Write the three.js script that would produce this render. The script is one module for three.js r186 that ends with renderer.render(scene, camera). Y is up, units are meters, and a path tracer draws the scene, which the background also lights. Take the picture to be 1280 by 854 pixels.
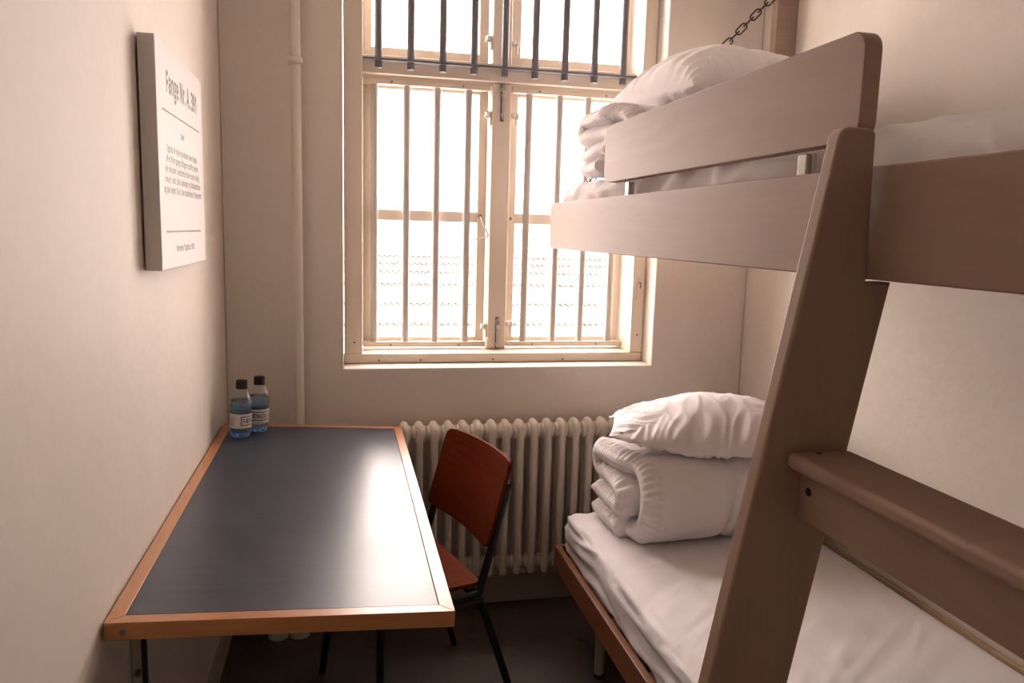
import * as THREE from 'three';
import { RoundedBoxGeometry } from 'three/addons/geometries/RoundedBoxGeometry.js';
import { mergeGeometries } from 'three/addons/utils/BufferGeometryUtils.js';
import { RectAreaLightUniformsLib } from 'three/addons/lights/RectAreaLightUniformsLib.js';
import { ImprovedNoise } from 'three/addons/math/ImprovedNoise.js';

// ---------------------------------------------------------------- camera, sky, exposure
const scene = new THREE.Scene();
const camera = new THREE.PerspectiveCamera(2 * Math.atan(427 / 963.8) * 180 / Math.PI, 1280 / 854, 0.02, 200);
camera.position.set(0.3843, 1.3818, 2.6944);
camera.rotation.set(-0.14111, -0.21756, 0.02717, 'YXZ');
scene.background = new THREE.Color().setRGB(1.0, 0.835, 0.785);
scene.backgroundIntensity = 5;
RectAreaLightUniformsLib.init();
const daylight = new THREE.RectAreaLight(new THREE.Color().setRGB(1.0, 0.835, 0.785), 4, 1.13, 1.66); // overcast daylight entering through the window
daylight.position.set(0.9535, 1.73, -0.46); daylight.lookAt(0.9535, 1.73, 3); scene.add(daylight);
const renderer = new THREE.WebGLRenderer({ antialias: true });
renderer.toneMapping = THREE.LinearToneMapping;
renderer.toneMappingExposure = 2.55;
renderer.shadowMap.enabled = true;

// ---------------------------------------------------------------- helpers
let seed = 12345;
const rnd = () => { seed = (seed * 1664525 + 1013904223) >>> 0; return seed / 4294967296; };
const perlin = new ImprovedNoise();
const N = (x, y, z = 0) => perlin.noise(x, y, z);
const fbm = (x, y, z = 0, o = 4) => { let s = 0, a = 0.5; for (let i = 0; i < o; i++) { s += a * N(x, y, z + i * 7.3); x *= 2.03; y *= 2.03; z *= 2.03; a *= 0.5; } return s; };
const ridge = (x, y, z = 0) => 1 - Math.min(1, Math.abs(N(x, y, z)) * 2.6);
const sstep = (a, b, x) => { const t = Math.min(1, Math.max(0, (x - a) / (b - a))); return t * t * (3 - 2 * t); };
const taken = {};
function numbered(n) { taken[n] = (taken[n] || 0) + 1; return taken[n] === 1 ? n : n + '_' + String(taken[n] - 1).padStart(3, '0'); }
function shade(o) { o.castShadow = o.receiveShadow = true; return o; }
function thing(name, label, category, pos = [0, 0, 0], group) {
  const g = new THREE.Group(); g.name = numbered(name); g.position.set(...pos); scene.add(g);
  g.userData = { label, category }; if (group) g.userData.group = group; return g;
}
function structure(name, label, category, pos = [0, 0, 0]) { const g = thing(name, label, category, pos); g.userData.kind = 'structure'; return g; }
function part(name, geo, mat, parent, pos, rot) {
  const m = shade(new THREE.Mesh(geo, mat)); m.name = name;
  if (pos) m.position.set(...pos); if (rot) m.rotation.set(...rot);
  parent.add(m); return m;
}
function solo(name, geo, mat, label, category, group, pos) {
  const m = part(numbered(name), geo, mat, scene, pos); m.userData = { label, category }; if (group) m.userData.group = group; return m;
}
function wall(name, geo, mat, label, category) { const m = solo(name, geo, mat, label, category); m.userData.kind = 'structure'; return m; }
// uv in metres from position, projected on the axis the face points along
function metricUV(g, k = 1, swap = false) {
  if (g.index) g = g.toNonIndexed();
  const p = g.attributes.position, uv = new Float32Array(p.count * 2), a = new THREE.Vector3(), b = new THREE.Vector3(), c = new THREE.Vector3();
  for (let i = 0; i < p.count; i += 3) {
    a.fromBufferAttribute(p, i); b.fromBufferAttribute(p, i + 1); c.fromBufferAttribute(p, i + 2);
    const n = b.clone().sub(a).cross(c.clone().sub(a)); const x = Math.abs(n.x), y = Math.abs(n.y), z = Math.abs(n.z);
    [a, b, c].forEach((v, j) => {
      let u, w; if (x >= y && x >= z) { u = v.z; w = v.y; } else if (y >= z) { u = v.x; w = v.z; } else { u = v.x; w = v.y; }
      if (swap) [u, w] = [w, u];
      uv[(i + j) * 2] = u * k; uv[(i + j) * 2 + 1] = w * k;
    });
  }
  g.setAttribute('uv', new THREE.BufferAttribute(uv, 2)); return g;
}
// box from min / max corners
function bx(x0, x1, y0, y1, z0, z1, r = 0) {
  const g = r ? new RoundedBoxGeometry(x1 - x0, y1 - y0, z1 - z0, 2, Math.min(r, (x1 - x0) / 2.01, (y1 - y0) / 2.01, (z1 - z0) / 2.01)) : new THREE.BoxGeometry(x1 - x0, y1 - y0, z1 - z0);
  g.translate((x0 + x1) / 2, (y0 + y1) / 2, (z0 + z1) / 2); return metricUV(g);
}
const join = (a) => mergeGeometries(a.map(g => { const h = g.index ? g.toNonIndexed() : g; for (const k of Object.keys(h.attributes)) if (!['position', 'normal', 'uv'].includes(k)) h.deleteAttribute(k); return h; }));
function tube(pts, r, seg = 10, steps) {
  const c = new THREE.CatmullRomCurve3(pts.map(p => new THREE.Vector3(...p)), false, 'catmullrom', 0.15);
  return new THREE.TubeGeometry(c, steps || pts.length * 6, r, seg, false);
}
function rod(a, b, r, seg = 12) {
  const A = new THREE.Vector3(...a), B = new THREE.Vector3(...b), d = B.clone().sub(A);
  const g = new THREE.CylinderGeometry(r, r, d.length(), seg); g.applyQuaternion(new THREE.Quaternion().setFromUnitVectors(new THREE.Vector3(0, 1, 0), d.normalize()));
  g.translate((A.x + B.x) / 2, (A.y + B.y) / 2, (A.z + B.z) / 2); return g;
}
function roundRect(w, h, r) { // centred
  const s = new THREE.Shape(), x = w / 2, y = h / 2;
  s.moveTo(-x + r, -y); s.lineTo(x - r, -y); s.absarc(x - r, -y + r, r, -Math.PI / 2, 0); s.lineTo(x, y - r); s.absarc(x - r, y - r, r, 0, Math.PI / 2);
  s.lineTo(-x + r, y); s.absarc(-x + r, y - r, r, Math.PI / 2, Math.PI); s.lineTo(-x, -y + r); s.absarc(-x + r, -y + r, r, Math.PI, 1.5 * Math.PI); return s;
}
function tex(size, fn, srgb, rep = [1, 1], h = size) {
  const d = new Uint8Array(size * h * 4);
  for (let j = 0; j < h; j++) for (let i = 0; i < size; i++) { const c = fn(i / size, j / h); const k = (j * size + i) * 4; for (let q = 0; q < 3; q++) d[k + q] = Math.max(0, Math.min(255, (c.length ? c[q] : c) * 255)); d[k + 3] = 255; }
  const t = new THREE.DataTexture(d, size, h, THREE.RGBAFormat); t.wrapS = t.wrapT = THREE.RepeatWrapping; t.magFilter = THREE.LinearFilter; t.minFilter = THREE.LinearMipmapLinearFilter; t.generateMipmaps = true;
  if (srgb) t.colorSpace = THREE.SRGBColorSpace; t.repeat.set(...rep); t.needsUpdate = true; return t;
}
// tileable fbm on the unit square
function tn(u, v, fx, fy, z, o = 4) {
  const f = (a, b) => fbm(a * fx, b * fy, z, o), bu = sstep(0, 1, u), bv = sstep(0, 1, v);
  return (f(u, v) * (1 - bu) + f(u - 1, v) * bu) * (1 - bv) + (f(u, v - 1) * (1 - bu) + f(u - 1, v - 1) * bu) * bv;
}
const lin2s = (c) => c <= 0.0031308 ? c * 12.92 : 1.055 * Math.pow(c, 1 / 2.4) - 0.055;
const tint = (rgb, m) => rgb.map(c => lin2s(Math.max(0, c * m)));

// ---------------------------------------------------------------- materials
const wallBump = tex(512, (u, v) => 0.5 + 0.5 * tn(u, v, 26, 26, 3, 3) + 0.35 * tn(u, v, 5, 5, 9, 2), false);
const wallCol = (rgb) => tex(512, (u, v) => { const a = tn(u, v, 4, 4, 21, 4), b = tn(u, v, 40, 40, 5, 2); return tint(rgb, 1 + 0.10 * a + 0.05 * b); }, true);
const std = (o) => new THREE.MeshStandardMaterial(o);
const phy = (o) => new THREE.MeshPhysicalMaterial(o);
const rgb = (r, g, b) => new THREE.Color().setRGB(r, g, b);
const M = {};
M.wall = std({ map: wallCol([0.77, 0.705, 0.63]), roughness: 0.6, bumpMap: wallBump, bumpScale: 0.0016 });
M.ceiling = std({ color: rgb(0.82, 0.78, 0.72), roughness: 0.85, bumpMap: wallBump, bumpScale: 0.001 });
M.frame = std({ color: rgb(0.72, 0.63, 0.53), roughness: 0.42, bumpMap: wallBump, bumpScale: 0.0004 });
M.radiator = std({ color: rgb(0.76, 0.69, 0.60), roughness: 0.42 });
M.base = std({ color: rgb(0.42, 0.37, 0.31), roughness: 0.6 });
const floorMap = tex(1024, (u, v) => {
  const a = tn(u, v, 5, 5, 31, 5), b = tn(u, v, 60, 60, 8, 3), c = Math.max(0, tn(u, v, 14, 14, 44, 3) - 0.16) * 2.4, d = Math.max(0, tn(u, v, 22, 22, 61, 3) - 0.24) * 3;
  return tint([0.072, 0.058, 0.047], Math.max(0.15, 1 + 0.9 * a + 0.35 * b + c - d));
}, true, [0.6, 0.6]);
M.floor = std({ map: floorMap, roughness: 0.62, bumpMap: wallBump, bumpScale: 0.001 });
const fine = tex(512, (u, v) => 0.5 + 0.5 * tn(u, v, 60, 60, 2, 2), false, [6, 6]);
// wood: grain runs along u
const wood = (col, amt, fy = 34, rep = [1, 1], z = 1) => tex(512, (u, v) => { const w = tn(u, v, 2, 3, z + 40, 2) * 0.25, a = tn(u, v + w, 2.2, fy, z, 4), b = tn(u, v, 10, 170, z + 9, 2); return tint(col, 1 + amt * a + amt * 0.7 * b); }, true, rep);
const grainBump = tex(512, (u, v) => 0.5 + 0.5 * tn(u, v, 6, 150, 12, 3), false);
M.bunk = phy({ map: wood([0.358, 0.238, 0.178], 0.14), roughness: 0.5, bumpMap: grainBump, bumpScale: 0.0003, specularIntensity: 0.7 });
M.beech = phy({ map: wood([0.50, 0.21, 0.08], 0.3, 40, [2, 4]), roughness: 0.35, clearcoat: 0.4, clearcoatRoughness: 0.25 });
M.chairWood = phy({ map: wood([0.15, 0.026, 0.007], 0.55, 46, [1, 3], 7), roughness: 0.72, bumpMap: grainBump, bumpScale: 0.0003, specularIntensity: 0.12 });
M.chairEdge = std({ color: rgb(0.34, 0.2, 0.11), roughness: 0.5 });
M.bedRail = phy({ map: wood([0.23, 0.085, 0.03], 0.4, 40, [1, 3], 5), roughness: 0.45, clearcoat: 0.2, clearcoatRoughness: 0.4 });
M.slat = std({ map: wood([0.5, 0.36, 0.22], 0.3), roughness: 0.7 });
M.laminate = phy({ map: tex(512, (u, v) => tint([0.039, 0.046, 0.068], 1 + 0.35 * tn(u, v, 5, 90, 4.37, 3) + 0.25 * tn(u, v, 6, 6, 14.61, 3)), true), roughness: 0.37, roughnessMap: tex(512, (u, v) => { const r = 0.85 + 0.2 * tn(u, v, 7, 7, 17.43, 4) + 0.06 * tn(u, v, 6, 80, 19.27, 2); return [r, r, r]; }, false), specularIntensity: 1 });
M.seam = std({ color: rgb(0.02, 0.015, 0.012), roughness: 0.8 });
M.black = std({ color: rgb(0.012, 0.012, 0.013), roughness: 0.38, metalness: 0.2 });
M.bar = std({ color: rgb(0.17, 0.165, 0.185), roughness: 0.5, metalness: 0.2 });
M.barLight = std({ color: rgb(0.48, 0.45, 0.43), roughness: 0.5, metalness: 0.1 });
M.steel = std({ color: rgb(0.55, 0.52, 0.49), roughness: 0.28, metalness: 0.9 });
M.chain = std({ color: rgb(0.09, 0.07, 0.055), roughness: 0.45, metalness: 0.7 });
M.screw = std({ color: rgb(0.10, 0.085, 0.07), roughness: 0.5, metalness: 0.5 });
const linenBump = tex(512, (u, v) => 0.5 + 0.25 * Math.sin(u * 2 * Math.PI * 120) * Math.sin(v * 2 * Math.PI * 120) + 0.4 * tn(u, v, 16, 16, 6, 4), false);
M.linen = phy({ color: rgb(0.93, 0.888, 0.905), roughness: 0.9, sheen: 0.25, sheenRoughness: 0.6, sheenColor: rgb(1, 1, 1), bumpMap: linenBump, bumpScale: 0.0018 });
M.sheet = phy({ color: rgb(0.90, 0.86, 0.89), roughness: 0.92, sheen: 0.2, sheenRoughness: 0.6, sheenColor: rgb(1, 1, 1), bumpMap: linenBump, bumpScale: 0.0016 });
M.glass = phy({ color: rgb(0.97, 0.98, 0.97), roughness: 0.02, transmission: 1, thickness: 0, ior: 1.5 });
M.pet = phy({ color: rgb(0.96, 0.98, 1), roughness: 0.04, transmission: 1, thickness: 0, ior: 1.45 });
M.water = phy({ color: rgb(1, 1, 1), roughness: 0, transmission: 1, thickness: 0.05, ior: 1.33, attenuationColor: rgb(0.22, 0.46, 0.86), attenuationDistance: 0.09 });
M.cap = std({ color: rgb(0.006, 0.006, 0.007), roughness: 0.55 });
M.plasticWhite = std({ color: rgb(0.7, 0.66, 0.6), roughness: 0.5 });
M.cord = std({ color: rgb(0.8, 0.76, 0.7), roughness: 0.8 });

// ---------------------------------------------------------------- room shell
const W = 1.893, CEIL = 2.72, ZB = 3.75, WT = 0.42;
const NX0 = 0.386, NX1 = 1.521, NY0 = 0.897, NY1 = 2.56;
wall('floor', bx(-0.3, W + 0.3, -0.2, 0, -WT, ZB + 0.3), M.floor, 'worn dark brown concrete floor with stains', 'floor');
wall('ceiling', bx(-0.3, W + 0.3, CEIL, CEIL + 0.2, -WT, ZB + 0.3), M.ceiling, 'pale ceiling of the small cell', 'ceiling');
wall('wall_left', bx(-0.3, 0, 0, CEIL, -WT, ZB + 0.3), M.wall, 'cream painted wall on the left with the hanging sign', 'wall');
wall('wall_right', bx(W, W + 0.3, 0, CEIL, -WT, ZB + 0.3), M.wall, 'cream painted wall on the right behind the bunks', 'wall');
wall('wall_front', bx(0, W, 0, CEIL, ZB, ZB + 0.3), M.wall, 'cream painted wall facing the window', 'wall');
{
  const s = new THREE.Shape([[0, 0], [W, 0], [W, CEIL], [0, CEIL]].map(p => new THREE.Vector2(...p)));
  s.holes.push(new THREE.Path([[NX0, NY0], [NX0, NY1], [NX1, NY1], [NX1, NY0]].map(p => new THREE.Vector2(...p))));
  const g = new THREE.ExtrudeGeometry(s, { depth: WT - 0.006, bevelEnabled: true, bevelThickness: 0.006, bevelSize: 0.006, bevelOffset: -0.006, bevelSegments: 3 });
  g.translate(0, 0, -WT);
  wall('wall_back', metricUV(g), M.wall, 'cream plastered wall with the barred window and radiator', 'wall');
}
wall('baseboard_left', bx(0, 0.014, 0, 0.085, 0, ZB, 0.003), M.base, 'dull painted baseboard along the left wall', 'baseboard');
wall('baseboard_back', bx(0.014, W, 0, 0.105, 0, 0.016, 0.004), M.base, 'dull painted baseboard under the radiator', 'baseboard');

// ---------------------------------------------------------------- window
const FX0 = 0.452, FX1 = 1.469, FY0 = 0.9325, FY1 = 2.50, ZF = -0.095;
{
  const w = structure('window_1', 'cream wooden casement window with two lower sashes and two top lights', 'window');
  const e = 0.0015;
  part('side_jamb', bx(NX0 + e, FX0, FY0, NY1 - e, -0.31, ZF, 0.004), M.frame, w);
  part('side_jamb', bx(FX1, NX1 - e, FY0, NY1 - e, -0.31, ZF, 0.004), M.frame, w);
  part('bottom_rail', bx(NX0 + e, NX1 - e, NY0 + e, FY0, -0.33, ZF - 0.001, 0.004), M.frame, w);
  part('head_rail', bx(FX0, FX1, FY1, NY1 - e, -0.31, ZF, 0.004), M.frame, w);
  const tr = part('transom', join([bx(FX0, FX1, 1.922, 1.985, -0.29, -0.165, 0.004), bx(FX0, FX1, 1.912, 1.924, -0.29, -0.20)]), M.frame, w);
  // centre post in two lengths
  part('mullion', bx(0.923, 0.995, FY0 + 0.0015, 1.921, -0.285, -0.186, 0.006), M.frame, w);
  part('mullion', bx(0.923, 0.995, 1.985, FY1, -0.285, -0.20, 0.006), M.frame, w);
  const sash = (name, x0, x1, y0, y1, gx0, gx1, gy0, gy1, mid) => {
    const z0 = -0.275, z1 = -0.232, r = 0.004;
    const s = part(name, join([bx(x0, gx0, y0, y1, z0, z1, r), bx(gx1, x1, y0, y1, z0, z1, r), bx(gx0, gx1, y0, gy0, z0, z1, r), bx(gx0, gx1, gy1, y1, z0, z1, r)]), M.frame, w);
    if (mid) part('glazing_bar', bx(gx0, gx1, mid[0], mid[1], z0 + 0.004, z1 - 0.003, r), M.frame, s);
    const gz = -0.256;
    if (mid) { part('pane', bx(gx0 - 0.003, gx1 + 0.003, gy0 - 0.003, mid[0] + 0.003, gz - 0.002, gz), M.glass, s); part('pane', bx(gx0 - 0.003, gx1 + 0.003, mid[1] - 0.003, gy1 + 0.003, gz - 0.002, gz), M.glass, s); }
    else part('pane', bx(gx0 - 0.003, gx1 + 0.003, gy0 - 0.003, gy1 + 0.003, gz - 0.002, gz), M.glass, s);
    return s;
  };
  sash('casement', 0.456, 0.917, 0.938, 1.910, 0.492, 0.882, 0.977, 1.882, [1.412, 1.453]);
  sash('casement', 0.999, 1.464, 0.938, 1.910, 1.031, 1.436, 0.977, 1.882, [1.412, 1.453]);
  sash('top_light', 0.456, 0.914, 1.988, FY1 - 0.004, 0.488, 0.878, 2.028, FY1 - 0.05);
  sash('top_light', 1.002, 1.464, 1.988, FY1 - 0.004, 1.036, 1.428, 2.028, FY1 - 0.05);
  // espagnolette bolts on the mullion
  for (const [y0, y1] of [[1.785, 1.918], [0.936, 1.058]]) {
    const b = part('slide_bolt', bx(0.9535, 0.9665, y0, y1, -0.186, -0.182, 0.001), M.bar, w);
    part('bolt_rod', rod([0.96, y0 + 0.006, -0.177], [0.96, y1 - 0.004, -0.177], 0.0036), M.steel, b);
    part('bolt_knob', new THREE.SphereGeometry(0.0065, 12, 8), M.steel, b, [0.96, y0 + (y1 - y0) * 0.68, -0.172]);
    for (const f of [0.16, 0.84]) part('bolt_guide', bx(0.9525, 0.9675, y0 + (y1 - y0) * f - 0.006, y0 + (y1 - y0) * f + 0.006, -0.184, -0.1715, 0.002), M.steel, b);
  }
  // painted-over catches at the meeting stiles
  const knob = (x, y, z) => {
    const k = part('catch', join([new THREE.SphereGeometry(0.009, 12, 8).translate(x - 0.008, y + 0.012, z + 0.012), bx(x - 0.018, x + 0.014, y - 0.003, y + 0.021, z - 0.004, z + 0.006, 0.003), rod([x + 0.004, y + 0.008, z + 0.006], [x + 0.003, y - 0.03, z + 0.01], 0.0042)]), M.plasticWhite, w); return k;
  };
  knob(0.917, 1.80, -0.205); knob(0.917, 1.01, -0.205); knob(0.915, 2.07, -0.214); knob(1.015, 1.80, -0.212); knob(1.01, 2.06, -0.214); knob(1.012, 1.02, -0.212);
  part('eyelet', new THREE.TorusGeometry(0.006, 0.0018, 6, 14).translate(0.893, 1.437, -0.228), M.screw, w);
  part('eyelet', new THREE.TorusGeometry(0.004, 0.0016, 6, 14).translate(1.012, 1.432, -0.229), M.screw, w);
  // screws in the outer frame
  for (const [x, y] of [[0.423, 0.975], [1.496, 1.0], [0.51, 0.909], [0.66, 0.909], [0.93, 0.91], [1.2, 0.908]]) part('screw_head', rod([x, y, ZF - 0.003], [x, y, ZF + 0.0008], 0.0035, 8), M.screw, w);
}
solo('window_cord', tube([[0.893, 1.434, -0.222], [0.9, 1.41, -0.205], [0.918, 1.365, -0.18], [0.895, 1.357, -0.185], [0.862, 1.348, -0.20], [0.853, 1.342, -0.197]], 0.003, 6, 40), M.cord, 'thin white cord hanging from the left window sash', 'cord');
{ // hook and cord at the right side of the frame
  const h = thing('frame_hook', 'small painted hook on the right window jamb under the bunk', 'hook', [1.494, 1.19, ZF]);
  part('hook_plate', bx(-0.007, 0.007, -0.055, 0.035, 0, 0.003, 0.001), M.frame, h);
  part('hook_arm', tube([[0, 0.012, 0.002], [0, 0.014, 0.014], [0, 0, 0.018], [0, -0.008, 0.012]], 0.0022, 6), M.screw, h);
}
// bars
const barGeo = (x, y0, y1, z, r) => rod([x, y0, z], [x, y1, z], r, 14);
{
  const g = thing('upper_bar_grille', 'dark steel bar grille across the top lights of the window', 'window bars', [0, 0, 0]);
  const z = -0.13;
  part('flat_rail', bx(FX0 + 0.001, FX1 - 0.001, 1.9575, 1.9655, z - 0.02, z + 0.02, 0.001), M.bar, g);
  part('flat_rail', bx(FX0 + 0.001, FX1 - 0.001, 2.415, 2.423, z - 0.02, z + 0.02, 0.001), M.bar, g);
  for (let i = 0; i < 9; i++) part('bar', barGeo(0.507 + 0.112 * i, 1.934, 2.46, z, 0.0128), M.bar, g);
}
[[0.4565, 0.9165, [0.4968, 0.613, 0.724, 0.8388], 'left'], [1.0015, 1.4665, [1.069, 1.1874, 1.2985, 1.4158], 'right']].forEach(([x0, x1, xs, side]) => {
  const g = thing('lower_bar_panel', `grey steel bars between two cream rails over the ${side} lower sash`, 'window bars', [0, 0, 0], 'barred panels over the lower sashes');
  part('rail', bx(x0, x1, 0.942, 0.962, -0.229, -0.196, 0.003), M.frame, g);
  part('rail', bx(x0, x1, 1.893, 1.9115, -0.229, -0.196, 0.003), M.frame, g);
  for (const x of xs) part('bar', barGeo(x, 0.950, 1.903, -0.2145, 0.0138), M.barLight, g);
  for (const y of [0.951, 1.903]) for (const f of [0.22, 0.78]) part('screw', rod([x0 + (x1 - x0) * f, y, -0.198], [x0 + (x1 - x0) * f, y, -0.195], 0.0035, 8), M.screw, g);
});

// ---------------------------------------------------------------- outside: neighbouring roof
{
  const mRoof = std({ color: rgb(0.78, 0.75, 0.70), roughness: 0.8 }), mDark = std({ color: rgb(0.10, 0.08, 0.062), roughness: 0.9 });
  const r = thing('neighbouring_roof', 'pale corrugated roof of the building outside the window', 'roof', [0.6, 0, 0]);
  const P = (s) => [-0.34 + 0.35 * s, -(9.3 + s)];
  const rows = [-0.6, 0.45, 1.2, 2.0, 2.55, 2.95, 3.3, 4.4];
  for (let k = 0; k < rows.length - 1; k++) {
    const s0 = rows[k], s1 = rows[k + 1] + 0.05, g = new THREE.PlaneGeometry(14, 1, 560, 1), p = g.attributes.position;
    for (let i = 0; i < p.count; i++) {
      const x = p.getX(i), t = p.getY(i) > 0 ? 1 : 0, [y, z] = P(t ? s1 : s0);
      p.setXYZ(i, x, y + (t ? 0.005 : 0.05) + 0.022 * Math.sin(x * 2 * Math.PI / 0.11), z);
    }
    g.computeVertexNormals(); const sh = part('roof_sheet', g, mRoof, r);
    const dashes = [], [ye, ze] = P(s0); for (let i = 0; i < 110; i++) { const x = -6.6 + i * 0.12 + 0.02 * rnd(), w = 0.05 + 0.035 * rnd(); dashes.push(new THREE.BoxGeometry(w, 0.03, 0.02).translate(x, ye + 0.03, ze + 0.03)); }
    part('sheet_edge', join(dashes), mDark, sh).userData.kind = 'stuff';
  }
  const [ya, za] = P(-0.6), [yb, zb] = P(4.4);
  const base = new THREE.BufferGeometry(); base.setAttribute('position', new THREE.Float32BufferAttribute([-7, ya - 0.03, za, 7, ya - 0.03, za, 7, yb - 0.03, zb, -7, ya - 0.03, za, 7, yb - 0.03, zb, -7, yb - 0.03, zb], 3)); base.setAttribute('uv', new THREE.Float32BufferAttribute(new Float32Array(12), 2)); base.computeVertexNormals();
  part('roof_underlay', base, mDark, r);
  part('eave_wall', bx(-7, 7, -8, ya - 0.05, za - 1.2, za - 0.3), std({ color: rgb(0.7, 0.66, 0.6), roughness: 0.9 }), r);
  wall('ground_outside', bx(-40, 40, -8.3, -8, -60, -0.5), std({ color: rgb(0.42, 0.4, 0.37), roughness: 0.95 }), 'pale yard ground far below the window', 'ground');
}

// ---------------------------------------------------------------- heating pipes
{
  const p = thing('heating_pipe', 'cream painted vertical pipe running up the wall left of the window', 'pipe', [0.238, 0, 0.042]);
  part('pipe_run', rod([0, 0, 0], [0, CEIL, 0], 0.0165, 20), M.wall, p);
  const c = part('coupling', new THREE.LatheGeometry([[0.0166, -0.012], [0.022, -0.011], [0.0235, -0.004], [0.0235, 0.004], [0.022, 0.011], [0.0166, 0.012]].map(a => new THREE.Vector2(...a)), 24), M.wall, p, [0, 1.905, 0]);
  part('wall_clip', bx(-0.026, -0.012, -0.008, 0.008, -0.042, 0.006, 0.003), M.wall, c);
  part('floor_rosette', new THREE.LatheGeometry([[0.0166, 0.028], [0.022, 0.025], [0.034, 0.012], [0.041, 0.004], [0.041, 0]].map(a => new THREE.Vector2(...a)), 28), M.plasticWhite, p);
  [[0.165, 0.19, 'left'], [0.236, 0.13, 'right']].forEach(([x, h, side]) => {
    const q = thing('radiator_pipe', `${side} one of two cream pipe ends with round floor rosettes under the table`, 'pipe', [x, 0, 0.135], 'pipe ends under the table');
    const e = 0.552 - x;
    part('pipe_run', tube([[0, 0, 0], [0, h - 0.03, 0], [0.006, h - 0.006, -0.001], [0.03, h, -0.004], [e * 0.5, h, -0.03], [e - 0.06, h, -0.06], [e, h, -0.065]], 0.0115, 12, 60), M.wall, q);
    part('floor_rosette', new THREE.LatheGeometry([[0.0117, 0.024], [0.017, 0.021], [0.028, 0.012], [0.034, 0.004], [0.034, 0]].map(a => new THREE.Vector2(...a)), 28), M.plasticWhite, q);
  });
}

// ---------------------------------------------------------------- radiator
{
  const r = thing('radiator', 'cream cast-iron column radiator under the window', 'radiator', [0, 0, 0]);
  const col = (z, w, d) => new RoundedBoxGeometry(w * 2, 0.556, d * 2, 4, w * 0.8).translate(0, 0.424, z);
  const hub = (y, r0) => new THREE.LatheGeometry([[0.004, -0.0252], [r0 * 0.82, -0.0252], [r0, -0.016], [r0 * 1.02, 0], [r0, 0.016], [r0 * 0.82, 0.0252], [0.004, 0.0252]].map(a => new THREE.Vector2(...a)), 20).rotateZ(Math.PI / 2).translate(0, y, 0.068);
  const head = (y, up) => { const g = new THREE.SphereGeometry(1, 18, 12); g.scale(0.0175, up, 0.042); g.translate(0, y, 0.068); return g; };
  const sec = join([col(0.094, 0.0128, 0.0155), col(0.042, 0.0128, 0.0145), hub(0.676, 0.030), hub(0.182, 0.028), head(0.694, 0.026), head(0.166, 0.024)]);
  for (let i = 0; i < 17; i++) part('section', sec, M.radiator, r, [0.6402 - 0.0513 + 0.0513 * i, 0, 0]);
  for (const x of [0.6402 - 0.0513 - 0.0252, 0.6402 - 0.0513 + 0.0513 * 16 + 0.0252]) for (const y of [0.675, 0.185]) part('end_plug', rod([x - 0.008, y, 0.068], [x + 0.008, y, 0.068], 0.02, 6), M.radiator, r);
  for (const i of [2, 14]) part('foot', bx(0.589 + 0.0513 * i - 0.012, 0.589 + 0.0513 * i + 0.012, 0, 0.145, 0.06, 0.078, 0.003), M.radiator, r);
}

// ---------------------------------------------------------------- wall sign
{
  const s = thing('wall_sign', 'white wall sign with black title, rules and small centred text', 'sign', [0, 1.512, 0.802]);
  const w = 0.4986, h = 0.4507;
  part('panel', bx(0.004, 0.0345, -h / 2, h / 2, -w / 2, w / 2, 0.0015), std({ color: rgb(0.74, 0.70, 0.70), roughness: 0.55 }), s);
  const c = document.createElement('canvas'); c.width = 1660; c.height = 1500; const x = c.getContext('2d'), K = 1660 / w;
  x.fillStyle = '#e2d9d8'; x.fillRect(0, 0, 1660, 1500); x.fillStyle = '#1b1618';
  const X = (z) => (1.0514 - z) * K, Y = (y) => (1.7373 - y) * K;
  const fit = (t, z0, z1, base, px, weight) => { x.save(); x.font = `${weight} ${px}px sans-serif`; const m = x.measureText(t).width; x.translate(X(z0), Y(base)); x.scale((X(z1) - X(z0)) / m, 1); x.fillText(t, 0, 0); x.strokeStyle = '#1b1618'; x.lineWidth = px * 0.035; x.strokeText(t, 0, 0); x.restore(); };
  fit('Fange Nr. A. 391', 0.962, 0.618, 1.6475, 196, 'bold');
  x.fillRect(X(1.004), Y(1.609), X(0.594) - X(1.004), 11);
  fit('Dom', 0.826, 0.786, 1.565, 66, 'bold');
  const L = ['Tugthus for tyveri og voldsomt røveri begået', 'af en flere gange tidligere straffet person', 'der ved dom i landsretten blev fundet skyldig', 'i røveri, vold, falsk, bedrageri og ildspåsættelse', 'og blev idømt 16 år. Dom stadfæstet af højesteret'];
  L.forEach((t, i) => fit(t, 0.975 + 0.009 * i, 0.638 - 0.012 * i, 1.5265 - 0.0212 * i, 66, 'bold'));
  x.fillRect(X(1.006), Y(1.364), X(0.611) - X(1.006), 11);
  fit('Horsens Tugthus 1938', 0.91, 0.705, 1.3195, 64, 'bold');
  const t = new THREE.CanvasTexture(c); t.colorSpace = THREE.SRGBColorSpace;
  part('print', new THREE.PlaneGeometry(w - 0.004, h - 0.004).rotateY(Math.PI / 2), std({ map: t, roughness: 0.5 }), s, [0.0349, 0, 0]);
}

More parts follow.
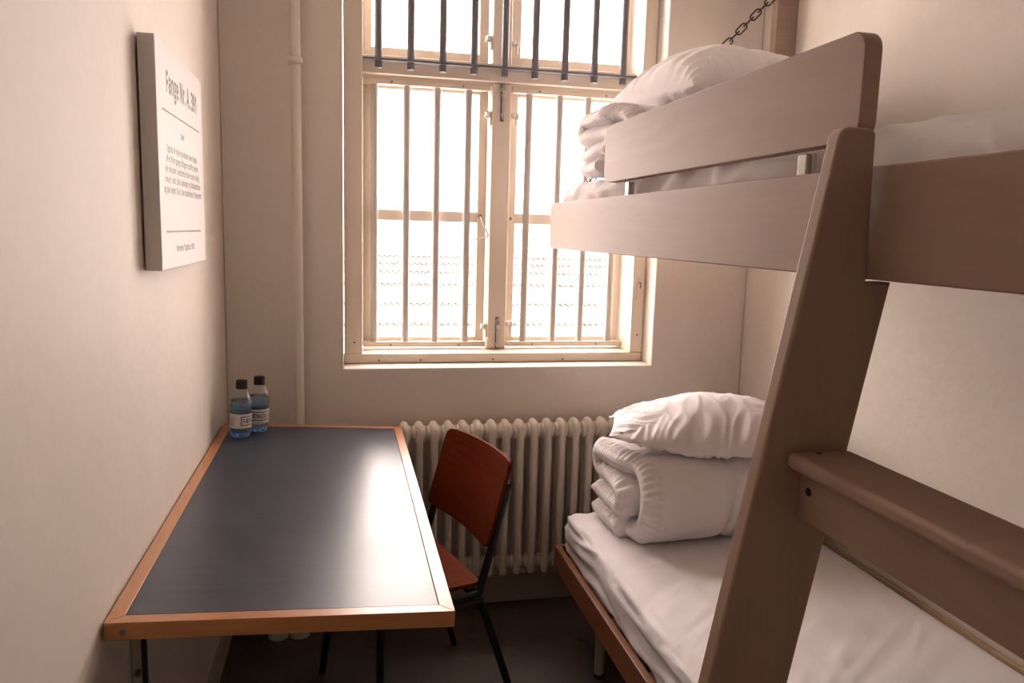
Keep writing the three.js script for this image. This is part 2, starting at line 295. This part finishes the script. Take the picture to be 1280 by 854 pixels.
// ---------------------------------------------------------------- table
const tableTop = (x) => 0.74 - 0.0462 * (x - 0.01);
{
  const t = thing('wall_table', 'narrow wall table with dark blue laminate top and orange wood edging', 'table', [0.005, 0.7402, 0.108]);
  t.rotation.z = -0.0462;
  const w = 0.572, l = 1.312, th = 0.03, e = 0.026;
  part('laminate_top', bx(e + 0.0012, w - e - 0.0012, -th + 0.002, -0.0006, e + 0.0012, l - e - 0.0012), M.laminate, t);
  part('underside', bx(0.004, w - 0.004, -th + 0.001, -th + 0.003, 0.004, l - 0.004), M.seam, t);
  part('seam_filler', bx(e - 0.001, w - e + 0.001, -th + 0.003, -0.0022, e - 0.001, l - e + 0.001), M.seam, t);
  // four mitred edge strips
  const strip = (len) => {
    const s = new THREE.Shape([[0, 0], [len, 0], [len - e, e], [e, e]].map(p => new THREE.Vector2(...p)));
    const g = new THREE.ExtrudeGeometry(s, { depth: th - 0.003, bevelEnabled: true, bevelThickness: 0.0015, bevelSize: 0.0012, bevelOffset: -0.0012, bevelSegments: 2 }); g.rotateX(Math.PI / 2); g.translate(0, -0.0015, 0); return metricUV(g); // lies in xz, body below 0, inner side towards +z
  };
  const put = (len, ry, x, z) => { const g = strip(len); part('edge_strip', g, M.beech, t, [x, 0, z], [0, ry, 0]); };
  put(w, 0, 0, 0); put(w, Math.PI, w, l); put(l, Math.PI / 2, 0, l); put(l, -Math.PI / 2, w, 0);
  part('screw_plug', new THREE.CylinderGeometry(0.0045, 0.0045, 0.002, 12).rotateX(Math.PI / 2), M.bar, t, [0.028, -0.017, l + 0.0004]);
  const b = thing('table_bracket', 'dark steel angle bracket on the wall holding up the table', 'bracket', [0.001, 0, 1.255]);
  part('upright', bx(0.018, 0.026, 0.16, 0.706, -0.006, 0.006, 0.001), M.black, b);
  part('wall_plate', bx(0, 0.018, 0.16, 0.706, -0.012, 0.004, 0.001), M.base, b);
  part('arm', bx(0, 0.42, -0.024, 0, -0.012, 0.012, 0.002).rotateZ(-0.0462).translate(0, 0.7055, 0), M.black, b);
  part('pin', rod([0.012, 0.56, 0.004], [0.012, 0.56, 0.016], 0.005, 8), M.screw, b);
}

// ---------------------------------------------------------------- water bottles
function labelTexture() {
  const c = document.createElement('canvas'); c.width = 1024; c.height = 256; const x = c.getContext('2d');
  x.fillStyle = '#dcd8d4'; x.fillRect(0, 0, 1024, 256);
  x.strokeStyle = '#111'; x.lineWidth = 14; x.strokeRect(300, 48, 420, 150);
  x.fillStyle = '#111'; x.font = 'bold 118px sans-serif'; x.save(); const t = 'FÆNGSLET', m = x.measureText(t).width; x.translate(322, 166); x.scale(376 / m, 1); x.fillText(t, 0, 0); x.restore();
  x.fillStyle = '#b8402c'; x.font = '34px sans-serif'; for (let i = 0; i < 4; i++) x.fillText(['KILDE', 'VAND', '50 CL', 'PANT'][i], 120, 72 + i * 42);
  const k = new THREE.CanvasTexture(c); k.colorSpace = THREE.SRGBColorSpace; k.wrapS = THREE.RepeatWrapping; return k;
}
M.label = std({ map: labelTexture(), roughness: 0.5, side: THREE.DoubleSide });
const bottleProfile = [[0.001, 0.004], [0.016, 0.001], [0.026, 0.0], [0.031, 0.004], [0.0325, 0.012], [0.0315, 0.022], [0.0312, 0.028], [0.0315, 0.03], [0.0315, 0.074], [0.0325, 0.078], [0.0325, 0.088], [0.031, 0.091], [0.0325, 0.094], [0.0325, 0.103], [0.0312, 0.106], [0.0318, 0.110], [0.030, 0.118], [0.025, 0.130], [0.019, 0.141], [0.0155, 0.146], [0.0145, 0.148], [0.0145, 0.166]];
function bottle(x, z, turn, label) {
  const b = thing('water_bottle', label, 'bottle', [x, tableTop(x) + 0.0008, z], 'water bottles on the table');
  b.rotation.z = -0.0462;
  part('bottle_shell', new THREE.LatheGeometry(bottleProfile.map(a => new THREE.Vector2(...a)), 40), M.pet, b);
  const inner = bottleProfile.filter(a => a[1] < 0.113).map(a => new THREE.Vector2(Math.max(0, a[0] - 0.0009), a[1] + 0.0012)); inner.push(new THREE.Vector2(0.0285, 0.115), new THREE.Vector2(0, 0.115));
  part('water', new THREE.LatheGeometry(inner, 40), M.water, b);
  const l = part('paper_label', new THREE.CylinderGeometry(0.0321, 0.0321, 0.044, 40, 1, true), M.label, b, [0, 0.053, 0]); l.rotation.y = turn;
  const cap = new THREE.LatheGeometry([[0, 0.025], [0.0152, 0.025], [0.0168, 0.0235], [0.0168, 0.004], [0.0172, 0.003], [0.0172, 0], [0.0148, 0]].map(a => new THREE.Vector2(...a)), 36);
  const cp = cap.attributes.position; for (let i = 0; i < cp.count; i++) { const a = Math.atan2(cp.getZ(i), cp.getX(i)), r = Math.hypot(cp.getX(i), cp.getZ(i)); if (r > 0.016) { const k = 1 + 0.025 * Math.sin(a * 18); cp.setX(i, cp.getX(i) * k); cp.setZ(i, cp.getZ(i) * k); } } cap.computeVertexNormals();
  part('cap', cap, M.cap, b, [0, 0.150, 0]);
  part('neck_ring', new THREE.TorusGeometry(0.0162, 0.0016, 8, 28).rotateX(Math.PI / 2), M.pet, b, [0, 0.1475, 0]);
  return b;
}
bottle(0.0735, 0.266, -1.66, 'small water bottle nearer the left wall, label half turned away');
bottle(0.118, 0.196, -2.75, 'small water bottle behind the other, its framed label facing forward');

// ---------------------------------------------------------------- chair
{
  const c = thing('chair', 'red-brown plywood chair with black steel frame tucked under the table', 'chair', [0.745, 0, 0.775]);
  // local axes: x = along the seat from rear to front, z = from the far side (-) to the near side (0)
  const ang = Math.atan2(0.285, 0.958); // forward is (-cos, 0, sin)
  const F = [-Math.cos(ang), Math.sin(ang)], S = [-Math.sin(ang), -Math.cos(ang)]; // forward; towards the far side
  const L = (f, y, s) => [F[0] * f + S[0] * s, y, F[1] * f + S[1] * s];
  const basis = new THREE.Matrix4().makeBasis(new THREE.Vector3(F[0], 0, F[1]), new THREE.Vector3(0, 1, 0), new THREE.Vector3(-S[0], 0, -S[1]));
  const SW = 0.375, SD = 0.375;
  // seat: curved plywood sheet
  const sheetGeo = (w, d, th, r, curve) => { // shape in (u = 0..w, v = 0..d), returns solid bent by curve(u, v)
    const s = roundRect(w, d, r), g0 = new THREE.ExtrudeGeometry(s, { depth: th, bevelEnabled: true, bevelThickness: 0.002, bevelSize: 0.002, bevelOffset: -0.002, bevelSegments: 2, curveSegments: 8 });
    return g0;
  };
  const grid = (nu, nv, th, fn) => { // solid sheet: fn(u,v) -> {p, n}
    const pos = [], uv = [], idx = [];
    for (const sd of [0.5, -0.5]) for (let i = 0; i <= nu; i++) for (let j = 0; j <= nv; j++) { const { p, n } = fn(i / nu, j / nv); pos.push(p[0] + n[0] * th * sd, p[1] + n[1] * th * sd, p[2] + n[2] * th * sd); uv.push(i / nu * 0.38, j / nv * 0.38); }
    const id = (k, i, j) => k * (nu + 1) * (nv + 1) + i * (nv + 1) + j;
    const quad = (a, b, cc, d) => idx.push(a, b, cc, a, cc, d);
    for (let i = 0; i < nu; i++) for (let j = 0; j < nv; j++) { quad(id(0, i, j), id(0, i + 1, j), id(0, i + 1, j + 1), id(0, i, j + 1)); quad(id(1, i, j), id(1, i, j + 1), id(1, i + 1, j + 1), id(1, i + 1, j)); }
    for (let i = 0; i < nu; i++) { quad(id(0, i, 0), id(1, i, 0), id(1, i + 1, 0), id(0, i + 1, 0)); quad(id(0, i + 1, nv), id(1, i + 1, nv), id(1, i, nv), id(0, i, nv)); }
    for (let j = 0; j < nv; j++) { quad(id(0, 0, j + 1), id(1, 0, j + 1), id(1, 0, j), id(0, 0, j)); quad(id(0, nu, j), id(1, nu, j), id(1, nu, j + 1), id(0, nu, j + 1)); }
    let g = new THREE.BufferGeometry(); g.setAttribute('position', new THREE.Float32BufferAttribute(pos, 3)); g.setAttribute('uv', new THREE.Float32BufferAttribute(uv, 2)); g.setIndex(idx); g = g.toNonIndexed(); g.computeVertexNormals(); return g;
  };
  // superelliptic rounding of the outline corners
  const squircle = (u, v, k) => { const a = 2 * u - 1, b = 2 * v - 1, r = Math.max(Math.abs(a), Math.abs(b)); if (r < 1e-6) return [u, v]; const q = Math.pow(Math.pow(Math.abs(a) / r, k) + Math.pow(Math.abs(b) / r, k), 1 / k); return [0.5 + a / q / 2, 0.5 + b / q / 2]; };
  const seat = grid(28, 28, 0.011, (u0, v0) => { const [u, v] = squircle(u0, v0, 14); const f = u * SD, s = v * SW + 0.0; const y = 0.447 - 0.010 * Math.sin(Math.PI * v) * Math.sin(Math.PI * Math.min(1, u * 1.1)) + 0.012 * u - 0.03 * Math.max(0, u - 0.85); return { p: L(f, y, s), n: [0, 1, 0] }; });
  part('seat', seat, M.chairWood, c);
  const tilt = Math.atan2(0.07, 0.24);
  const backP = (v, h) => { const s = -0.012 + v * 0.40, hh = 0.545 + h * 0.235; const bow = -0.022 * Math.sin(Math.PI * v); return L(0.0 - (hh - 0.45) * Math.tan(tilt) + bow + 0.022, hh, s); };
  const nB = new THREE.Vector3(F[0] * Math.cos(tilt), Math.sin(tilt), F[1] * Math.cos(tilt)); const nBa = [nB.x, nB.y, nB.z];
  part('backrest', grid(28, 20, 0.012, (u0, v0) => { const [u, v] = squircle(u0, v0, 12); return { p: backP(1 - u, v), n: nBa }; }), M.chairWood, c);
  // steel frame
  const fr = (pts, r = 0.0105) => tube(pts, r, 12, pts.length * 8);
  for (const s of [-0.009, SW - 0.004]) {
    const bp = (h) => { const q = L(-(h - 0.45) * Math.tan(tilt) + 0.008, h, s); return q; };
    part('back_upright', fr([L(0.10, 0.424, s), L(0.05, 0.424, s), L(0.014, 0.428, s), bp(0.455), bp(0.55), bp(0.66), bp(0.715)]), M.black, c);
    for (const h of [0.60, 0.74]) { const q = backP(s / 0.40 + 0.03, (h - 0.545) / 0.235); part('rivet', new THREE.SphereGeometry(0.0028, 8, 6).translate(q[0] + nB.x * 0.006, q[1] + nB.y * 0.006, q[2] + nB.z * 0.006), M.screw, c); }
  }
  const near = -0.004, far = SW + 0.004;
  part('side_rail', fr([L(0.006, 0.402, near), L(0.14, 0.405, near), L(0.29, 0.405, near)]), M.black, c);
  part('side_rail', fr([L(0.006, 0.402, far), L(0.14, 0.405, far), L(0.29, 0.405, far)]), M.black, c);
  part('cross_rail', fr([L(0.10, 0.424, 0.012), L(0.10, 0.424, SW - 0.012)]), M.black, c);
  part('cross_rail', fr([L(0.006, 0.402, near), L(0.006, 0.402, far)]), M.black, c);
  part('leg', fr([L(0.012, 0.424, 0.03), L(0.006, 0.402, near), L(-0.135, 0.0, near + 0.008)]), M.black, c);
  part('leg', fr([L(0.012, 0.424, SW - 0.03), L(0.006, 0.402, far), L(-0.14, 0.0, far + 0.09)]), M.black, c);
  part('leg', fr([L(0.28, 0.43, 0.01), L(0.285, 0.40, near), L(0.285, 0.0, near + 0.004)]), M.black, c);
  part('leg', fr([L(0.28, 0.43, SW - 0.01), L(0.285, 0.40, far), L(0.30, 0.0, far + 0.12)]), M.black, c);
}

// ---------------------------------------------------------------- soft goods
// box with rounded edges, finely divided and then pushed along its normals
function softBox(w, h, d, r, nx, ny, nz, disp) {
  const g = new THREE.BoxGeometry(w, h, d, nx, ny, nz), p = g.attributes.position, nn = g.attributes.normal, v = new THREE.Vector3(), c = new THREE.Vector3();
  for (let i = 0; i < p.count; i++) {
    v.fromBufferAttribute(p, i); c.set(Math.max(-w / 2 + r, Math.min(w / 2 - r, v.x)), Math.max(-h / 2 + r, Math.min(h / 2 - r, v.y)), Math.max(-d / 2 + r, Math.min(d / 2 - r, v.z)));
    const n = v.clone().sub(c); if (n.lengthSq() > 1e-12) { n.normalize(); v.copy(c).addScaledVector(n, r); } else n.fromBufferAttribute(nn, i);
    const e = disp(v, n); v.addScaledVector(n, e); p.setXYZ(i, v.x, v.y, v.z);
  }
  return weldNormals(metricUVIndexed(g));
}
function metricUVIndexed(g) { const p = g.attributes.position, n = g.attributes.normal, uv = g.attributes.uv; for (let i = 0; i < p.count; i++) { const x = Math.abs(n.getX(i)), y = Math.abs(n.getY(i)), z = Math.abs(n.getZ(i)); if (y >= x && y >= z) uv.setXY(i, p.getX(i) * 2, p.getZ(i) * 2); else if (x >= z) uv.setXY(i, p.getZ(i) * 2, p.getY(i) * 2); else uv.setXY(i, p.getX(i) * 2, p.getY(i) * 2); } return g; }
function weldNormals(g) { // smooth normals across seams of coincident vertices
  g.computeVertexNormals(); const p = g.attributes.position, n = g.attributes.normal, m = new Map();
  const key = (i) => Math.round(p.getX(i) * 2e4) + '_' + Math.round(p.getY(i) * 2e4) + '_' + Math.round(p.getZ(i) * 2e4);
  for (let i = 0; i < p.count; i++) { const k = key(i), a = m.get(k) || [0, 0, 0]; a[0] += n.getX(i); a[1] += n.getY(i); a[2] += n.getZ(i); m.set(k, a); }
  for (let i = 0; i < p.count; i++) { const a = m.get(key(i)), l = Math.hypot(...a) || 1; n.setXYZ(i, a[0] / l, a[1] / l, a[2] / l); }
  return g;
}
// pillow: two puffed faces meeting at a seam
function pillowGeo(w, d, hTop, hBot, z, sag, full = 0.43, taper = 0) {
  const nu = 150, nv = 110, pos = [], uv = [], idx = [];
  for (const sd of [1, -1]) for (let i = 0; i <= nu; i++) for (let j = 0; j <= nv; j++) {
    const a = 2 * i / nu - 1, b = 2 * j / nv - 1;
    const u = Math.sin(a * Math.PI / 2), v = Math.sin(b * Math.PI / 2);
    // sides pull in between the corners
    const pull = 1 - 0.055 * (1 - Math.pow(Math.abs(v), 2)), pull2 = 1 - 0.08 * (1 - Math.pow(Math.abs(u), 2));
    let x = u * w / 2 * pull, zz = v * d / 2 * pull2;
    const e = Math.max(0, (1 - Math.pow(Math.abs(u), 2.4)) * (1 - Math.pow(Math.abs(v), 2.2)));
    let y = sd * (sd > 0 ? hTop : hBot) * Math.pow(e, full) * (1 - taper * sstep(0.1, -1, u));
    // creases running in from the seam
    const edge = Math.max(Math.abs(u), Math.abs(v)), fade = sstep(0.35, 0.85, edge) * Math.pow(e, 0.25);
    const along = Math.abs(v) > Math.abs(u) ? x * 26 : zz * 26, across = (Math.abs(v) > Math.abs(u) ? zz : x) * 5;
    y += sd * (fade * 0.014 * (ridge(along + 1.5 * N(x * 6, zz * 6, z), across, z + sd) - 0.5) + 0.010 * N(x * 7, zz * 7, z + 3 * sd) * Math.pow(e, 0.3) + 0.004 * ridge(x * 22 + 3, zz * 9, z + 5) * Math.pow(e, 0.3));
    y += sag(x, zz);
    pos.push(x, y, zz); uv.push(x * 2, zz * 2);
  }
  const id = (k, i, j) => k * (nu + 1) * (nv + 1) + i * (nv + 1) + j;
  for (let i = 0; i < nu; i++) for (let j = 0; j < nv; j++) { idx.push(id(0, i, j), id(0, i, j + 1), id(0, i + 1, j + 1), id(0, i, j), id(0, i + 1, j + 1), id(0, i + 1, j)); idx.push(id(1, i, j), id(1, i + 1, j), id(1, i + 1, j + 1), id(1, i, j), id(1, i + 1, j + 1), id(1, i, j + 1)); }
  const g = new THREE.BufferGeometry(); g.setAttribute('position', new THREE.Float32BufferAttribute(pos, 3)); g.setAttribute('uv', new THREE.Float32BufferAttribute(uv, 2)); g.setIndex(idx); g.computeVertexNormals(); return g;
}
// folded duvet: a thick quilt swept along a fold line in (z, y), its puffy edge showing at the x = 0 end
function duvetGeo(len, seedZ) {
  const path = [], add = (z, y) => path.push(new THREE.Vector2(z, y));
  const line = (z0, y0, z1, y1, n) => { for (let i = 0; i < n; i++) add(z0 + (z1 - z0) * i / n, y0 + (y1 - y0) * i / n); };
  const arc = (cz, cy, rz, ry, a0, a1, n) => { for (let i = 0; i < n; i++) { const a = a0 + (a1 - a0) * i / n; add(cz + rz * Math.cos(a), cy + ry * Math.sin(a)); } };
  const y4 = 0.031, y3 = 0.092, y2 = 0.148, y1 = 0.214, h = Math.PI / 2;
  line(-0.185, y3 - 0.012, 0.045, y3 + 0.004, 24); arc(0.045, (y3 + y2) / 2, 0.03, (y2 - y3) / 2, -h, h, 12); line(0.045, y2, -0.125, y2 + 0.004, 18);
  arc(-0.125, (y2 + y1) / 2, 0.035, (y1 - y2) / 2, -h, -3 * h, 14); line(-0.125, y1, 0.07, y1 + 0.004, 20); arc(0.07, (y1 + y4) / 2, 0.10, (y1 - y4) / 2, h, -h, 34); line(0.07, y4, -0.15, y4 + 0.002, 22); add(-0.15, y4 + 0.002);
  const curve = new THREE.SplineCurve(path), total = curve.getLength(), ns = 460, nx = 90, T = 0.060;
  const S = curve.getSpacedPoints(ns), pos = [], uv = [], idx = [];
  const xs = []; for (let i = 0; i <= nx; i++) { const t = i / nx; xs.push(t < 0.6 ? 0.5 * 0.3 * Math.pow(t / 0.6, 1.7) / 0.5 * 0.62 : 0.186 + (t - 0.6) / 0.4 * (1 - 0.186)); }
  for (const sd of [1, -1]) for (let k = 0; k <= ns; k++) {
    const a = S[Math.max(0, k - 3)], b = S[Math.min(ns, k + 3)], tz = b.x - a.x, ty = b.y - a.y, tl = Math.hypot(tz, ty) || 1, nz = -ty / tl, ny = tz / tl, s = total * k / ns;
    const endT = Math.sqrt(Math.max(0, 1 - Math.pow(1 - Math.min(1, Math.min(s, total - s) / 0.045), 2)));
    const x0 = 0.030 * N(s * 5, seedZ, 1) + (s > 0.74 && s < 1.1 ? 0.035 : 0) * sstep(0.74, 0.84, s);
    for (let i = 0; i <= nx; i++) {
      const x = x0 + (len - x0) * xs[i], dx = x - x0, q = Math.min(1, dx / 0.05), prof = Math.sqrt(Math.max(0, 1 - (1 - q) * (1 - q)));
      const q2 = Math.min(1, (len - x) / 0.05), prof2 = Math.sqrt(Math.max(0, 1 - (1 - q2) * (1 - q2)));
      const pk = Math.exp(-Math.pow((dx - 0.022) / 0.035, 2)), puck = pk * 0.0065 * (Math.sin((s + 0.006 * N(dx * 40, s * 9, seedZ)) * 2 * Math.PI / 0.017) + 0.7 * N(s * 75, dx * 12, seedZ));
      const groove = -0.012 * Math.exp(-Math.pow((dx - 0.285) / 0.005, 2)) - 0.005 * Math.exp(-Math.pow((dx - 0.285) / 0.03, 2)) - 0.004 * Math.exp(-Math.pow((dx - 0.052) / 0.007, 2));
      let t = T / 2 * prof * prof2 * endT * (1 + 0.13 * N(x * 7, s * 6, seedZ + sd)) + (puck * prof + groove * (sd > 0 ? 1 : 0) + 0.003 * ridge(x * 9, s * 13, seedZ + 4)) * endT;
      if (dx < 1e-6) t = 0;
      pos.push(x, S[k].y + ny * t * sd + 0.006 * N(x * 4, s * 3, seedZ + 8), S[k].x + nz * t * sd); uv.push(x * 2, s * 2);
    }
  }
  const id = (q, k, i) => q * (ns + 1) * (nx + 1) + k * (nx + 1) + i;
  for (let k = 0; k < ns; k++) for (let i = 0; i < nx; i++) { idx.push(id(0, k, i), id(0, k + 1, i), id(0, k + 1, i + 1), id(0, k, i), id(0, k + 1, i + 1), id(0, k, i + 1)); idx.push(id(1, k, i), id(1, k + 1, i + 1), id(1, k + 1, i), id(1, k, i), id(1, k, i + 1), id(1, k + 1, i + 1)); }
  const g = new THREE.BufferGeometry(); g.setAttribute('position', new THREE.Float32BufferAttribute(pos, 3)); g.setAttribute('uv', new THREE.Float32BufferAttribute(uv, 2)); g.setIndex(idx); return weldNormals(g);
}

// ---------------------------------------------------------------- lower bed
{
  const b = thing('lower_bed', 'low bed with brown wooden rail and grey metal legs', 'bed', [0, 0, 0]);
  const x0 = 1.088, z0 = 0.27, z1 = 2.28;
  part('side_rail', bx(x0, x0 + 0.022, 0.245, 0.326, z0, z1, 0.003), M.bedRail, b);
  part('wall_rail', bx(W - 0.021, W - 0.008, 0.245, 0.438, z0, z1, 0.003), M.slat, b);
  part('end_rail', bx(x0 + 0.022, W - 0.021, 0.245, 0.326, z0, z0 + 0.022, 0.003), M.bedRail, b);
  part('end_rail', bx(x0 + 0.022, W - 0.021, 0.245, 0.326, z1 - 0.022, z1, 0.003), M.bedRail, b);
  for (let i = 0; i < 14; i++) part('slat', bx(x0 + 0.022, W - 0.021, 0.282, 0.300, z0 + 0.06 + i * 0.138, z0 + 0.13 + i * 0.138), M.slat, b);
  for (const [x, z] of [[1.168, 0.55], [1.168, 2.0], [1.80, 0.55], [1.80, 2.0]]) { const l = part('leg', rod([x, 0.006, z], [x, 0.284, z], 0.016, 18), M.barLight, b); part('foot_cap', rod([x, 0, z], [x, 0.012, z], 0.018, 18), M.black, l); }
  const g = softBox(0.756, 0.150, 1.955, 0.05, 60, 16, 150, (v, n) => {
    const side = n.x < -0.6 ? 1 : 0, e = 0.005 * N(v.x * 3, v.z * 3, 1);
    const fold = side * 0.011 * (ridge(v.y * 28 + 2 * N(v.z * 2, 4, 1), v.z * 2.2, 2) - 0.4) + side * 0.004 * N(v.y * 10, v.z * 9, 6);
    const top = n.y > 0.5 ? 0.006 * ridge(v.x * 8 + v.z * 3, v.z * 4 - v.x * 3, 8) * sstep(-0.3, 0.1, N(v.x * 2.5, v.z * 2.5, 3)) + 0.0035 * ridge(v.x * 3 + 40, v.z * 17 + v.x * 12, 9) : 0;
    return (n.x > 0.5 ? 0 : e) + fold + top * (1 - sstep(0.28, 0.36, v.x));
  });
  solo('mattress', g, M.sheet, 'mattress in a white fitted sheet on the lower bed', 'mattress', null, [1.4893, 0.376, 1.265]);
}
const duvet = solo('duvet', duvetGeo(0.63, 2.3).scale(1, 1.09, 1), M.linen, 'folded white duvet with gathered edge on the lower bed', 'duvet', null, [1.195, 0.452, 0.485]);
const pillow = solo('pillow', pillowGeo(0.61, 0.43, 0.090, 0.045, 4.2, (x, z) => -0.045 * (1 - Math.pow(x / 0.32, 2)) * sstep(0.0, 0.21, z) - 0.045 * sstep(0, -0.22, z) * sstep(0.05, -0.3, x), 0.55, 0.45), M.linen, 'plump creased white pillow on top of the lower duvet', 'pillow', null, [1.52, 0.788, 0.46]);
pillow.rotation.y = -0.34;

// ---------------------------------------------------------------- upper bunk
const RX = 1.037;
{
  const b = thing('upper_bunk', 'greige wooden upper bunk with deep side rail and guard board', 'bunk', [0, 0, 0]);
  const z0 = 0.262, z1 = 2.33, y0 = 1.334, y1 = 1.476;
  part('side_rail', bx(RX, RX + 0.026, y0, y1, z0, z1, 0.003), M.bunk, b);
  part('wall_rail', bx(W - 0.03, W - 0.004, y0, y1, z0, z1, 0.003), M.bunk, b);
  part('end_rail', bx(RX + 0.026, W - 0.03, y0, y1, z0, z0 + 0.024, 0.003), M.bunk, b);
  part('end_rail', bx(RX + 0.026, W - 0.03, y0, y1, z1 - 0.024, z1, 0.003), M.bunk, b);
  part('base_panel', bx(RX + 0.026, W - 0.03, y0 + 0.03, y0 + 0.045, z0 + 0.024, z1 - 0.024), M.bunk, b);
  const gz0 = 0.775, gz1 = 1.785, gy0 = 1.512, gy1 = 1.652;
  const s = roundRect(gz1 - gz0, gy1 - gy0, 0.027), g = new THREE.ExtrudeGeometry(s, { depth: 0.022, bevelEnabled: true, bevelThickness: 0.002, bevelSize: 0.002, bevelOffset: -0.002, bevelSegments: 2, curveSegments: 8 });
  g.rotateY(Math.PI / 2); g.translate(RX + 0.002, (gy0 + gy1) / 2, (gz0 + gz1) / 2);
  part('guard_board', metricUV(g), M.bunk, b);
  for (const z of [0.935, 1.655]) part('bracket_post', join([bx(RX + 0.004, RX + 0.012, y1 - 0.004, gy0 - 0.006, z - 0.011, z + 0.011, 0.002), bx(RX + 0.012, RX + 0.018, y1 - 0.004, gy0 - 0.006, z - 0.016, z + 0.016, 0.001)]), M.steel, b);
  const m = softBox(0.79, 0.142, 2.0, 0.04, 50, 14, 150, (v, n) => {
    const side = Math.abs(n.x) > 0.5 || Math.abs(n.z) > 0.5 ? 1 : 0;
    return 0.005 * N(v.x * 3, v.z * 3, 11) + side * 0.013 * (ridge(v.y * 16 + v.z * 5, v.z * 5 - v.y * 9, 12) - 0.4) + side * 0.006 * N(v.y * 8, v.z * 7, 16);
  });
  solo('mattress', m, M.sheet, 'mattress in a wrinkled white sheet on the upper bunk', 'mattress', null, [1.464, 1.464, 1.284]);
}
solo('duvet', duvetGeo(0.70, 7.7).scale(1, 0.78, 1), M.linen, 'folded white duvet hanging over the end of the upper bunk', 'duvet', null, [1.088, 1.547, 0.55]);
solo('pillow', pillowGeo(0.58, 0.44, 0.145, 0.05, 9.4, (x, z) => -0.012 * sstep(0, 0.23, z)), M.linen, 'creased white pillow on the upper bunk behind the guard board', 'pillow', null, [1.505, 1.775, 0.54]).rotation.y = 0.17;

// ---------------------------------------------------------------- ladder
{
  const l = thing('bunk_ladder', 'brown wooden bunk ladder leaning on the upper rail', 'ladder', [0, 0, 0]);
  const th = 0.026, zf = 1.8306;
  // outline in (x, y): outer edge, foot, inner edge, notch under the rail
  const slopeL = (y) => 0.8525 + (0.9796 - 0.8525) * (y - 0.7998) / (1.509 - 0.7998);
  const slopeR = (y) => 0.9708 + (1.0712 - 0.9708) * (y - 0.7872) / (1.3299 - 0.7872);
  const s = new THREE.Shape(); const yT = 1.521;
  s.moveTo(slopeL(0), 0); s.lineTo(slopeR(0), 0); s.lineTo(slopeR(1.331), 1.331); s.lineTo(RX - 0.002, 1.331); s.lineTo(RX - 0.002, 1.34); s.lineTo(1.0305, yT - 0.01); s.quadraticCurveTo(1.030, yT, 1.02, yT); s.lineTo(0.993, yT); s.quadraticCurveTo(0.984, yT, slopeL(1.512), 1.512); s.lineTo(slopeL(0), 0);
  const stile = new THREE.ExtrudeGeometry(s, { depth: th - 0.008, bevelEnabled: true, bevelThickness: 0.004, bevelSize: 0.004, bevelOffset: -0.004, bevelSegments: 3 });
  const sg = metricUV(stile.clone().translate(0, 0, 0.004), 1, true);
  part('stringer', sg, M.bunk, l, [0, 0, zf - th]);
  part('stringer', sg, M.bunk, l, [0, 0, zf + 0.45]);
  for (const y of [1.112, 0.775, 0.44]) {
    const xl = slopeL(y);
    const tr = part('tread', bx(xl + 0.031, xl + 0.031 + 0.092, y - 0.021, y, zf + 0.0005, zf + 0.4495, 0.008), M.bunk, l);
    const ri = part('riser', bx(xl + 0.054, xl + 0.072, y - 0.088, y - 0.0215, zf + 0.0005, zf + 0.4495, 0.001), M.bunk, l);
    part('screw_hole', rod([xl + 0.0532, y - 0.048, zf + 0.022], [xl + 0.0555, y - 0.048, zf + 0.022], 0.0055, 14), M.seam, ri);
    part('screw_hole', rod([xl + 0.07, y - 0.0008, zf + 0.014], [xl + 0.07, y + 0.0004, zf + 0.014], 0.004, 12), M.seam, tr);
  }
}

// ---------------------------------------------------------------- chain and wall post
{
  const t = structure('trim_1', 'brown painted wooden post on the right wall beside the chain', 'post');
  part('post', bx(1.814, W - 0.0005, 1.48, CEIL, 0.184, 0.22, 0.002), std({ map: wood([0.34, 0.24, 0.19], 0.2), roughness: 0.5 }), t);
  const c = thing('bunk_chain', 'dark steel chain holding the upper bunk to the wall', 'chain', [0, 0, 0]);
  const A = new THREE.Vector3(1.6194, 2.0098, 0.3), B = new THREE.Vector3(1.748, 2.1486, 0.3), d = B.clone().sub(A).normalize();
  const end = A.clone().addScaledVector(d, (W - 0.012 - A.x) / d.x), start = A.clone().addScaledVector(d, (1.075 - A.x) / d.x);
  start.y = Math.max(start.y, 1.47);
  const link = (() => { const pts = [], a = 0.0095, h = 0.0125; for (let i = 0; i < 28; i++) { const t = i / 28 * 2 * Math.PI; pts.push(new THREE.Vector3(a * Math.cos(t), (Math.sin(t) > 0 ? h : -h) * (Math.abs(Math.sin(t)) > 0.02 ? 1 : 0) + a * Math.sin(t), 0)); } return new THREE.TubeGeometry(new THREE.CatmullRomCurve3(pts, true), 32, 0.0027, 7, true); })();
  const n = Math.floor(end.distanceTo(start) / 0.0335), q = new THREE.Quaternion().setFromUnitVectors(new THREE.Vector3(0, 1, 0), end.clone().sub(start).normalize());
  for (let i = 0; i <= n; i++) { const m = part('link', link, M.chain, c); m.position.copy(start).lerp(end, i / n); m.quaternion.copy(q).multiply(new THREE.Quaternion().setFromAxisAngle(new THREE.Vector3(0, 1, 0), i % 2 ? 1.35 : -0.22)); }
  part('wall_eye', rod([end.x - 0.012, end.y, end.z], [W, end.y, end.z], 0.008, 12), M.chain, c);
  part('bunk_eye', rod([start.x, start.y, start.z], [start.x, 1.40, start.z], 0.004, 8), M.chain, c);
}

renderer.render(scene, camera);
